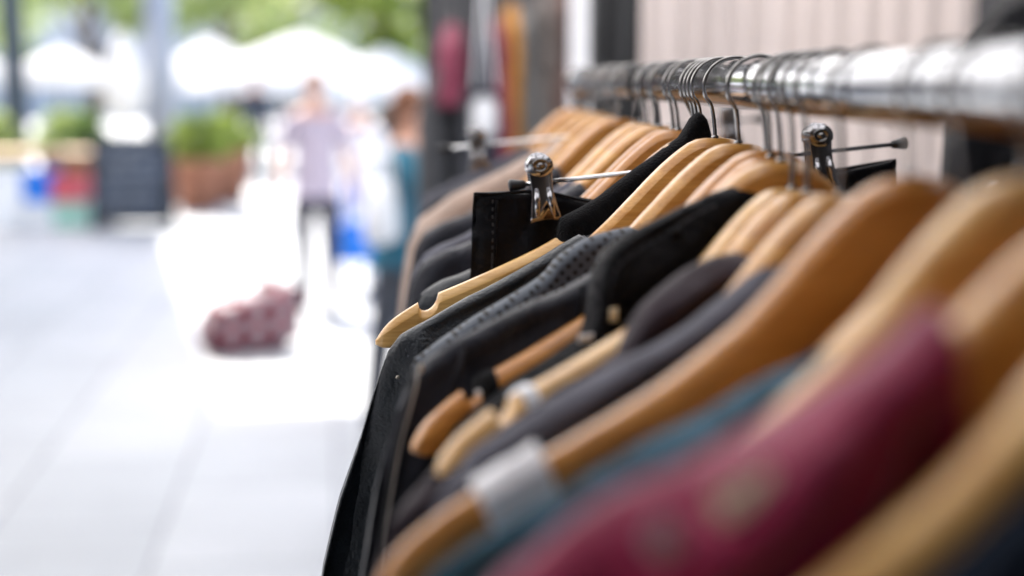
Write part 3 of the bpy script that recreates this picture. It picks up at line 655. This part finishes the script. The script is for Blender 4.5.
# tent back cloth behind the second rack
DG=mat('dark grey tent cloth',(.05,.05,.055),.9)
def cloth(label,p0,p1):
    V=[];F=[]; a=Vector(p0); b_=Vector(p1); c=(a+b_)/2; nn_=Vector((-(b_-a).y,(b_-a).x)).normalized(); k_=90
    for i in range(k_+1):
        q=a+(b_-a)*i/k_-c+nn_*.02*math.sin(i*.8+noise.noise(Vector((i*.1,0,0)))*3)
        for z in (.02,1.2,2.33): V.append((q.x,q.y,z))
    for i in range(k_):
        for k in range(2): F.append([i*3+k,i*3+3+k,i*3+4+k,i*3+1+k])
    o=mesh('tent_cloth',V,F,DG,None,True,(c.x,c.y,0)); md=o.modifiers.new('s','SOLIDIFY'); md.thickness=.004; tag(o,label,'tent cloth'); return o
cloth('dark cloth added on the right of the rack to block fill light',(1.045,2.76),(.80,-1.5))  # added to keep fill light off the near right hangers
cloth('unseen dark cloth added behind the camera to darken the garment fronts',(.82,-1.55),(-1.5,-1.55))  # added out of view, holds back light from behind the camera
V=[];F=[]; n=60
for i in range(n+1):
    u=i/n
    for z in (.02,1.2,2.4): V.append((.0+.95*u-.5,.015*math.sin(i*.9),z))
for i in range(n):
    for k in range(2): F.append([i*3+k,i*3+3+k,i*3+4+k,i*3+1+k])
bc=mesh('tent_cloth',V,F,DG,None,True,(.48,5.1,0)); tag(bc,'dark grey tent side cloth behind the background clothes rail','tent cloth')
md=bc.modifiers.new('s','SOLIDIFY'); md.thickness=.004

# ------------------------------------------------------------------ people
def skin_mesh(name,joints,edges,mt,parent,sub=2,root=0):
    me=bpy.data.meshes.new(name); me.from_pydata([j[:3] for j in joints],edges,[]); o=bpy.data.objects.new(name,me); COL.objects.link(o)
    md=o.modifiers.new('skin','SKIN'); md.use_smooth_shade=True
    sv=me.skin_vertices[0].data if me.skin_vertices else None
    if sv is None:
        me.skin_vertices.new() if hasattr(me.skin_vertices,'new') else None
        sv=me.skin_vertices[0].data
    for i,j in enumerate(joints):
        r=j[3]; sv[i].radius=(r if not isinstance(r,tuple) else r[0], r if not isinstance(r,tuple) else r[1]); sv[i].use_root=(i==root)
    ss=o.modifiers.new('sub','SUBSURF'); ss.levels=sub; ss.render_levels=sub
    dg=bpy.context.evaluated_depsgraph_get(); dg.update(); ev=o.evaluated_get(dg); nm=bpy.data.meshes.new_from_object(ev)
    nm.polygons.foreach_set('use_smooth',[True]*len(nm.polygons)); nm.materials.clear(); nm.materials.append(mt)
    COL.objects.unlink(o); bpy.data.objects.remove(o)
    q=bpy.data.objects.new(name,nm); COL.objects.link(q); q.parent=parent; return q
def person(label,loc,rz,shirt,trous,hair,H=1.75,armL=None,armR=None,step=.12,lean=0,coat=None,hairlen=0,belt=None):
    o=empty('person',loc,(0,0,rz)); tag(o,label,'person'); k=H/1.75
    def v(x,y,z,r): return (x*k,(y-lean*max(0,z-.95))*k,z*k,r*k if not isinstance(r,tuple) else (r[0]*k,r[1]*k))
    aL=armL or [(.24,.02,1.16),(.27,-.03,.92)]; aR=armR or [(-.24,.02,1.16),(-.27,-.03,.92)]
    J=[v(0,0,.96,(.15,.11)),v(0,0,1.13,(.135,.10)),v(0,0,1.32,(.165,.115)),v(0,.01,1.44,(.10,.08)),v(0,0,1.51,.048),v(0,-.012,1.575,.062),v(0,-.01,1.65,.078),v(0,0,1.70,.056),v(0,-.10,1.625,.012)]
    E=[(0,1),(1,2),(2,3),(3,4),(4,5),(5,6),(6,7),(6,8)]
    def limb(a,pts):
        for p in pts: J.append(v(*p)); E.append((a,len(J)-1)); a=len(J)-1
        return a
    for s,A in ((1,aL),(-1,aR)):
        (ex,ey,ez),(wx,wy,wz)=A
        w_=limb(3,[(s*.17,0,1.41,.055),(ex,ey,ez,.042),(wx,wy,wz,.028)])
        dx,dy,dz=(wx-ex),(wy-ey),(wz-ez); l=math.sqrt(dx*dx+dy*dy+dz*dz); dx/=l;dy/=l;dz/=l
        p_=limb(w_,[(wx+dx*.06,wy+dy*.06,wz+dz*.06,(.034,.018))])
        for f in range(4):
            b=(f-1.5)*.016; L_=(.07,.08,.076,.06)[f]
            limb(p_,[(wx+dx*.10,wy+dy*.10+b,wz+dz*.10,.009),(wx+dx*(.10+L_*.6)-s*.008,wy+dy*(.10+L_*.6)+b*1.1,wz+dz*(.10+L_*.6),.008),(wx+dx*(.10+L_)-s*.02,wy+dy*(.10+L_)+b*1.1,wz+dz*(.10+L_),.007)])
        limb(w_,[(wx+dx*.04,wy-.03+dy*.04,wz+dz*.04,.011),(wx+dx*.075,wy-.05+dy*.075,wz+dz*.075,.009)])
    for s in (1,-1):
        f=-step*s
        limb(0,[(s*.095,0,.88,.085),(s*.10,f*.5,.50,.055),(s*.10,f,.09,.038),(s*.10,f-.04,.035,.032),(s*.105,f-.15,.025,.025)])
    body=skin_mesh('body',J,E,SKIN,o)
    # clothing
    C=[v(0,0,.99,(.172,.132)),v(0,0,1.15,(.158,.122)),v(0,0,1.32,(.182,.13)),v(0,.01,1.43,(.12,.095)),v(0,.0,1.475,(.07,.065)),v(0,0,.84,(.175,.135))]; CE=[(0,1),(1,2),(2,3),(3,4),(0,5)]
    for s,A in ((1,aL),(-1,aR)):
        (ex,ey,ez),(wx,wy,wz)=A
        C.append(v(s*.175,0,1.405,.068)); CE.append((3,len(C)-1))
        mx=lambda t:(ex+(wx-ex)*t,ey+(wy-ey)*t,ez+(wz-ez)*t)
        C.append(v(ex,ey,ez,.056)); CE.append((len(C)-2,len(C)-1))
        if coat: C.append(v(*mx(.85),.042)); CE.append((len(C)-2,len(C)-1))
    skin_mesh('shirt',C,CE,shirt,o)
    T=[v(0,0,1.0,(.155,.115)),v(0,0,.90,(.155,.115))]; TE=[(0,1)]
    for s in (1,-1):
        f=-step*s; T+=[v(s*.098,0,.80,.098),v(s*.10,f*.5,.50,.072),v(s*.10,f,.045,.055)]; n_=len(T); TE+=[(1,n_-3),(n_-3,n_-2),(n_-2,n_-1)]
    skin_mesh('trousers',T,TE,trous,o)
    if belt: skin_mesh('shorts',[v(0,0,.99,(.172,.13)),v(0,0,.91,(.165,.125)),v(.10,-step*.12,.74,.107),v(-.10,step*.12,.74,.107)],[(0,1),(1,2),(1,3)],belt,o)
    for s in (1,-1):
        f=-step*s; m=MB(); m.ball(Vector((s*.102,f-.075,.045))*k,.055*k,14,8,(.85,2.3,.8)); m.build('shoe',RUB,o)
        m=MB(); m.ball(Vector((s*.030,-.080-lean*.7,1.645))*k,.009*k,8,6); m.build('eye',RUB,o)
    m=MB(); m.ball(Vector((0,.022-lean*.72,1.668))*k,.090*k,18,12,(.92,1.0,1.02)); 
    if hairlen: m.ball(Vector((0,.055-lean*.65,1.60-hairlen*.4))*k,.070*k,14,10,(1,.6,1+hairlen*4))
    m.build('hair',hair,o)
    return o
HAIRD=mat('dark brown hair',(.05,.025,.015),.6); HAIRO=mat('auburn hair',(.17,.065,.03),.6); HAIRG=mat('grey hair',(.35,.33,.31),.7)
LAV=mat('pale lavender cotton',(.42,.36,.43),.85,0,.06,10,wrk=.3); DK=mat('dark trousers cloth',(.05,.055,.07),.85); WHT=mat('white cotton',(.82,.82,.82),.85,0,.05,10,wrk=.3)
PALE=mat('dark grey trousers cloth',(.03,.03,.045),.85); TEALC=mat('deep teal cotton',(.02,.13,.20),.85,0,.2,12,wrk=.3)
def gx(px,Y): return (px-430)/1422.2*Y
person('person in a pale lavender shirt and dark grey trousers walking towards the rack',(gx(316,9.6),9.6,0),.05,LAV,PALE,HAIRO,1.60,step=.15)
person('person all in white carrying a blue bag',(gx(360,10.4),10.4,0),-.1,WHT,WHT,WHT,1.45,coat=1,step=.1,armL=[(.20,.0,1.12),(.17,-.08,.88)])
person('person in a deep teal shirt reaching towards the background clothes rail',(gx(396,6.3),6.3,0),1.35,TEALC,DK,HAIRO,1.52,lean=.12,armL=[(.26,-.22,1.2),(.22,-.5,1.25)],armR=[(-.26,-.25,1.18),(-.2,-.5,1.22)],coat=None,hairlen=.06)
person('person in a dark jacket standing behind the planters',(gx(258,21),21,0),.2,DK,DK,HAIRD,1.65,coat=1)
def bag(name,label,loc,rz,d,mt,hm,hh):
    m=MB(); m.box((0,0,d[2]/2),d,0,.015,.92); o=m.build(name,mt,None,True,loc=loc,rot=(0,0,rz)); tag(o,label,'bag')
    for s in (-1,1):
        m=MB(); m.tube(catmull([(-d[0]*.25,s*d[1]*.4,d[2]*.95),(-d[0]*.2,s*d[1]*.35,d[2]+hh*.8),(0,s*d[1]*.25,d[2]+hh),(d[0]*.2,s*d[1]*.35,d[2]+hh*.8),(d[0]*.25,s*d[1]*.4,d[2]*.95)],6),.008,6); m.build('handle',hm,o)
    return o
BLUE=mat('bright blue plastic',(.004,.17,.68),.45); 
bag('blue_bag','bright blue carrier bag held by the person in white',(gx(353,10.15),10.15,.26),.2,(.28,.14,.28),BLUE,BLUE,.30)
bag('white_bag','white canvas bag carried at the side of the person in teal',(gx(396,6.3)-.06,6.06,.86),1.35,(.26,.10,.26),PAPER,PAPER,.13)
# plaid bag
def plaid():
    m,t,b=nt('red white plaid cloth'); L=t.links; tc=N(t,'ShaderNodeTexCoord'); sx=N(t,'ShaderNodeSeparateXYZ'); L.new(tc.outputs['Object'],sx.inputs[0])
    def stripe(o,f,th_):
        a=N(t,'ShaderNodeMath',operation='MULTIPLY'); a.inputs[1].default_value=f; L.new(o,a.inputs[0])
        fr=N(t,'ShaderNodeMath',operation='FRACT'); L.new(a.outputs[0],fr.inputs[0]); g=N(t,'ShaderNodeMath',operation='GREATER_THAN'); g.inputs[1].default_value=th_; L.new(fr.outputs[0],g.inputs[0]); return g.outputs[0]
    a=stripe(sx.outputs[0],7.3,.45); c=stripe(sx.outputs[2],8.1,.5); ad=N(t,'ShaderNodeMath',operation='ADD'); L.new(a,ad.inputs[0]); L.new(c,ad.inputs[1])
    dv=N(t,'ShaderNodeMath',operation='DIVIDE'); dv.inputs[1].default_value=2; L.new(ad.outputs[0],dv.inputs[0])
    cr=N(t,'ShaderNodeValToRGB'); cr.color_ramp.interpolation='CONSTANT'; e=cr.color_ramp.elements; e[0].position=0; e[0].color=(.36,.32,.34,1); e[1].position=.4; e[1].color=(.13,.008,.02,1); x=e.new(.9); x.color=(.03,.01,.02,1)
    L.new(dv.outputs[0],cr.inputs[0]); L.new(cr.outputs[0],b.inputs['Base Color']); b.inputs['Roughness'].default_value=.8; return m
V=[];F=[]; nu,nv=40,20
for j_ in range(nv+1):
    ph_=PI*j_/nv
    for i_ in range(nu):
        q=2*PI*i_/nu; sg=lambda c,e:math.copysign(abs(c)**e,c)
        x=.26*sg(math.cos(q),.5)*math.sin(ph_)**.35; y=.16*sg(math.sin(q),.5)*math.sin(ph_)**.35; z=.165-.165*sg(math.cos(ph_),.6)
        z*=1+.22*(x/.26)-.10*math.cos(y*9); n_=noise.noise(Vector((x*9,y*9,z*11))); V.append((x*(1+.10*n_)+.03*z/.3,y*(1+.2*n_),max(0,z*(1+.12*n_))))
for j_ in range(nv):
    for i_ in range(nu): k_=(i_+1)%nu; F.append([j_*nu+i_,j_*nu+k_,(j_+1)*nu+k_,(j_+1)*nu+i_])
pb_=mesh('plaid_bag',V,F,plaid(),None,True,(gx(243,8.1),8.1,0),(0,0,.35)); pb_.scale=(1.05,1,1.12); tag(pb_,'red and white plaid shopping bag slumped on the paving','bag')
for s_ in (-1,1):
    m=MB(); m.tube(catmull([(-.10,s_*.09,.27),(-.04,s_*.06,.36),(.06,s_*.04,.42),(.13,s_*.06,.38),(.17,s_*.09,.31)],6),.012,6); m.build('handle',mat('dark red strap',(.18,.02,.04),.7),pb_)
m=MB(); m.box((.262,0,.17),(.05,.20,.22),0,.012); m.build('side_pocket',DK,pb_)

# ------------------------------------------------------------------ market street in the distance
# lamp posts
def post(label,px,Y,wd,mt,h):
    o=empty('street_post',(gx(px,Y),Y,0)); tag(o,label,'post')
    m=MB(); m.tube([(0,0,.3),(0,0,h*.5),(0,0,h)],[wd/2,wd/2*.97,wd/2*.9],20); m.build('shaft',mt,o)
    m=MB(); m.lathe([(wd*.75,0),(wd*.75,.25),(wd*.6,.32)],20); m.build('base',mt,o)
    m=MB(); m.lathe([(.05,0),(.24,.05),(.28,.3),(.1,.5),(.02,.55)],16,Matrix.Translation((0,0,h))); m.build('lamp_head',mt,o)
post('dark blue grey lamp post behind the left stall',27,18,.29,mat('dark blue grey paint',(.035,.055,.085),.5),5.2)
post('light grey lamp post behind the chalkboard',167,19,.42,mat('light grey paint',(.38,.40,.46),.5),5.2)
# chalkboard A-frame
cb=empty('chalkboard',(gx(137,15.1),15.1,0),(0,0,.05)); tag(cb,'black A-frame chalkboard with faint chalk writing on the paving','chalkboard')
SL=mat('chalkboard slate',(.035,.045,.065),.75,0,.5,4); FR=mat('black board frame',(.012,.014,.018),.6)
for s in (-1,1):
    f=MB()
    for x in (-.38,.38): f.box((x,0,.49),(.06,.03,.98),0,.004)
    for z in (.955,.10): f.box((0,0,z),(.70,.028,.06),0,.004)
    fr=f.build('frame',FR,cb); fr.location=(0,s*.22,0); fr.rotation_euler=(s*.22,0,0)
    m=MB(); m.box((0,0,.53),(.70,.012,.80)); sl=m.build('slate',SL,fr,False)
    m=MB(); random.seed(5)
    for ln in range(6):
        x=-.26
        while x<.24:
            l=random.uniform(.03,.09); y=-.008; z=.86-ln*.12
            m.tube(catmull([(x+l*q/6,y,z+random.uniform(-.022,.022)) for q in range(7)],2),.004,5); x+=l+.03
    ck=m.build('chalk_marks',mat('chalk',(.6,.62,.65),.9),fr); ck.location=(0,0,0) if s<0 else (0,.016,0)
# left stall table with boxes
st=empty('market_table',(gx(35,16),16,0)); tag(st,'long low wooden stall table at the left edge of the street','table')
WT=mat('weathered stall wood',(.45,.30,.20),.7,0,.2,6,stretch=(1,8,8))
m=MB(); m.box((0,0,.74),(1.7,.7,.05),0,.01); m.build('tabletop',WT,st)
for x in (-.8,.8):
    for y in (-.3,.3):
        m=MB(); m.box((x,y,.36),(.06,.06,.71),0,.005); m.build('leg',WT,st)
def crate(label,px,py,w_,h_,Y,mt,zz=0):
    o=empty('crate',(gx(px,Y),Y,zz)); tag(o,label,'crate','coloured crates at the left stall'); 
    m=MB(); d_=.4; t_=.02
    m.box((0,0,.01),(w_,d_,t_)); 
    for s in (-1,1):
        m.box((s*(w_/2-t_/2),0,h_/2+.011),(t_,d_,h_-.02)); m.box((0,s*(d_/2-t_/2),h_/2+.011),(w_-2*t_-.002,t_,h_-.02))
    m.build('box',mt,o,False)
    m=MB()
    for s in (-1,1): m.box((0,s*(d_/2+.004),h_-.02),(w_+.02,.02,.04),0,.004); m.box((s*(w_/2+.004),0,h_-.02),(.02,d_-.01,.038),0,.004)
    m.build('rim',mt,o)
    return o
P_W=mat('white plastic',(.75,.77,.80),.5); P_R=mat('red plastic',(.60,.10,.13),.5); P_G=mat('pale green plastic',(.35,.62,.52),.5)
crate('white crate at the left edge under the stall table',18,0,.36,.62,15.4,P_W)
crate('second white crate, under the blue crate',47,0,.32,.26,15.4,P_W)
crate('bright blue crate on a white crate',48,0,.30,.32,15.4,BLUE,.27)
crate('pale green crate under the red crate',78,0,.34,.26,15.4,P_G)
crate('red crate on the pale green crate',76,0,.34,.26,15.4,P_R,.27)
# bushy plants in pots and planters
def leaves(n,f,sz,rnd):
    V=[];F=[]
    for i in range(n):
        p=f(rnd); u=Vector((rnd.gauss(0,1),rnd.gauss(0,1),rnd.gauss(0,1))).normalized(); w2=u.cross(Vector((rnd.gauss(0,1),rnd.gauss(0,1),rnd.gauss(0,1)))).normalized(); s=sz*rnd.uniform(.6,1.3)
        b=len(V); V+=[p-u*s,p+w2*s*.45,p+u*s,p-w2*s*.45]; F.append([b,b+1,b+2,b+3])
    return V,F
LF=[leaf_mat('deep green leaves',(.07,.13,.03),(.16,.24,.06)),leaf_mat('yellow green leaves',(.15,.22,.03),(.35,.42,.08)),leaf_mat('sunny green leaves',(.22,.31,.09),(.46,.52,.20))]
TERR=mat('terracotta planter',(.40,.17,.10),.8)
def planter(label,px,Y,w_,h_,fh,lm,mt,seed):
    rnd=random.Random(seed); o=empty('potted_plant',(gx(px,Y),Y,0)); tag(o,label,'potted plant','potted plants along the stalls')
    m=MB(); m.lathe([(w_*.36,0),(w_*.5,h_*.9),(w_*.53,h_*.9),(w_*.53,h_),(w_*.46,h_),(w_*.44,h_*.9)],20); m.build('pot',mt,o)
    def f(r): 
        a=r.uniform(0,2*PI); q=r.random()**.5; z=r.random(); k=(.5+.6*math.sin(PI*min(1,z+.15)))*w_*.62
        return Vector((math.cos(a)*q*k,math.sin(a)*q*k,h_+fh*z+.05*r.gauss(0,1)))
    V,F=leaves(900,f,.06,rnd); mesh('foliage',V,F,lm,o,False)
    m=MB(); 
    for i in range(5): a=i*1.3; m.tube([(0,0,h_*.8),(math.cos(a)*w_*.2,math.sin(a)*w_*.2,h_+fh*.6)],.012,6)
    m.build('stem',mat('stem',(.12,.08,.04),.8),o)
planter('yellow green bush in a terracotta pot right of the chalkboard',200,17.0,.62,.62,.45,LF[1],TERR,1)
planter('tall yellow green bush in a terracotta pot, second right of the chalkboard',228,18.2,.62,.66,.42,LF[1],TERR,2)
planter('green plant in a terracotta pot behind the stall boxes',92,17.4,.5,.55,.55,LF[0],TERR,3)
planter('dark green plant between the stall and the chalkboard',70,18.5,.6,.6,.5,LF[2],TERR,4)
planter('small green plant in a terracotta pot far left',5,17.2,.5,.5,.6,LF[2],TERR,5)
# parasols
def parasol(label,px,Y,rad,z0,zp,tilt=0,closed=False):
    o=empty('parasol',(gx(px,Y),Y,0),(0,tilt,0)); tag(o,label,'parasol','white parasols over the market'); n=8
    m=MB(); m.tube([(0,0,.05),(0,0,zp)],.03,12); m.build('pole',BLKMETAL if not closed else P_W,o)
    m=MB(); m.lathe([(.3,0),(.3,.06),(.06,.08)],20); m.build('base',mat('concrete base',(.3,.3,.3),.8),o)
    V=[(0,0,zp)];F=[]
    if closed:
        m=MB(); m.lathe([(.10,z0),(.24,z0+.1),(.26,z0+.6),(.16,zp-.3),(.05,zp)],16); m.build('canopy',CANVAS,o); return o
    rings=6
    for r_ in range(1,rings+1):
        for k_ in range(n*4):
            a=2*PI*k_/(n*4); sag=1-.06*abs(math.sin(a*n/2)); rr=rad*r_/rings*sag; V.append((math.cos(a)*rr,math.sin(a)*rr,zp+(z0-zp)*(r_/rings)**1.15))
    q=n*4
    for k_ in range(q): F.append([0,1+k_,1+(k_+1)%q])
    for r_ in range(rings-1):
        for k_ in range(q):
            a=1+r_*q+k_; b=1+r_*q+(k_+1)%q; F.append([a,a+q,b+q,b])
    b0=1+(rings-1)*q; base=len(V)
    for k_ in range(q): v_=V[b0+k_]; V.append((v_[0],v_[1],v_[2]-.18))
    for k_ in range(q): F.append([b0+k_,base+k_,base+(k_+1)%q,b0+(k_+1)%q])
    mesh('canopy',V,F,CANVAS,o,True)
    for k_ in range(n):
        a=2*PI*k_/n; m=MB(); m.tube([(0,0,zp-.03),(math.cos(a)*rad*.97,math.sin(a)*rad*.97,z0-.02)],.012,6); m.build('rib',BLKMETAL,o)
    return o
parasol('white parasol over the left stall beside the dark lamp post',72,20.5,.75,1.62,2.0)
parasol('white parasol at the far left edge',-20,20.0,.75,1.62,1.98)
parasol('closed white parasol standing behind the chalkboard',131,18.6,.3,1.05,2.15,closed=True)
parasol('wide white parasol behind the walking person',300,25,1.9,1.45,2.35,tilt=.05)
parasol('white parasol between the light lamp post and the walking person',215,27,1.3,1.5,2.3)
parasol('white parasol farthest right of the street',385,30,1.6,1.3,2.2)
# trees
def make_tree(label,loc,h,cr,lm,seed,n=7000,sz=.16):
    rnd=random.Random(seed); o=empty('leafy_tree',loc); tag(o,label,'tree','leafy trees along the street')
    BK=mat('bark',(.14,.10,.07),.9,0,.3,8,.6,30)
    m=MB(); m.tube(catmull([(0,0,0),(.05,.02,h*.25),(-.04,.05,h*.5),(.05,0,h*.8)],5),[.26-.013*i for i in range(16)],12)
    cl=[]
    for i in range(11):
        a=i*2.4; z=h*(.36+.5*i/11); e=Vector((math.cos(a)*cr*rnd.uniform(.5,.85),math.sin(a)*cr*rnd.uniform(.5,.85),z+rnd.uniform(.3,1.1)))
        m.tube(catmull([(0,0,z-.4),e*.5+Vector((0,0,z*.5-.05)),e],4),[.09-.009*k for k in range(9)],7); cl.append((e,rnd.uniform(.55,.95)*cr*.42))
    m.build('trunk',BK,o)
    for i in range(26): 
        a=rnd.uniform(0,2*PI); q=rnd.random()**.5*cr; z=h*rnd.uniform(.36,1.02); k=math.sqrt(max(.05,1-((z-h*.68)/(h*.40))**2)); cl.append((Vector((math.cos(a)*q*k,math.sin(a)*q*k,z)),rnd.uniform(.4,.9)*cr*.36))
    def f(r):
        c,s=r.choice(cl); d=Vector((r.gauss(0,1),r.gauss(0,1),r.gauss(0,.7))).normalized()*s*r.random()**.4; return c+d
    V,F=leaves(n,f,sz,rnd); mesh('crown',V,F,lm,o,False)
    return o
make_tree('sunlit leafy tree above the left parasol',(gx(100,34),34,0),6.2,2.3,LF[2],1,3600)
make_tree('leafy tree above the gap between the lamp post and the wide parasol',(gx(232,38),38,0),6.4,2.6,LF[2],2,3800)
make_tree('leafy tree above the wide parasol',(gx(292,46),46,0),7.0,2.7,LF[2],3,4000)
make_tree('bright green tree at the right end of the street',(gx(385,33),33,0),6.0,2.0,LF[1],4,3600)
make_tree('leafy tree at the far left of the street',(gx(-40,40),40,0),6.5,2.8,LF[2],5,3600)
# distant buildings with windows
BW=mat('pale plaster',(.62,.60,.62),.9,0,.06,1); GL=mat('window glass',(.12,.15,.2),.1)
def building(label,x0,x1,Y,h,mt):
    o=empty('town_building',((x0+x1)/2,Y,0)); tag(o,label,'building','pale buildings closing the street'); W=x1-x0
    m=MB(); m.box((0,4,h/2),(W,8,h)); m.build('wall',mt,o,False)
    m=MB(); m.box((0,3.9,h+.15),(W+.5,8.6,.3)); m.build('roof',mat('grey roof',(.25,.24,.25),.8),o,False)
    nx=int(W/2.6); nz=int(h/3)
    for i in range(nx):
        for j in range(nz):
            x=-W/2+W*(i+.5)/nx; z=1.9+j*3
            m=MB(); m.box((x,-.03,z),(1.3,.08,1.7)); w_=m.build('window',P_W,o,False); m=MB(); m.box((x,-.075,z),(1.08,.02,1.5)); m.build('pane',GL,w_,False)
building('wide pale building closing the left of the street',-26,-8,58,5.4,BW)
building('pale cream building behind the wide parasol',-7.5,1.5,64,4.9,mat('cream plaster',(.66,.62,.55),.9,0,.06,1))
building('pale grey building behind the background clothes rail',2,16,60,9,mat('pale grey plaster',(.58,.58,.60),.9,0,.06,1))

BRK=mat('dark brick',(.16,.09,.07),.9,0,.2,6)
o=empty('unseen_building',(-11.5,6,0)); tag(o,'unseen dark brick building added on the left of the street for dark reflections','building')  # added out of view, darkens the rail's reflections and cuts side fill
m=MB(); m.box((0,0,3.3),(5,30,6.6)); m.build('wall',BRK,o,False)
m=MB(); m.box((0,0,6.75),(5.4,30.4,.3)); m.build('roof',mat('slate roof',(.1,.1,.11),.8),o,False)
for i in range(9):
    for z,hh in ((1.5,2.2),(4.8,1.5)):
        m=MB(); m.box((2.52,-13+3.2*i,z),(.08,1.8,hh)); w_=m.build('window',FR,o,False); m=MB(); m.box((2.57,-13+3.2*i,z),(.02,1.6,hh-.2)); m.build('pane',GL,w_,False)
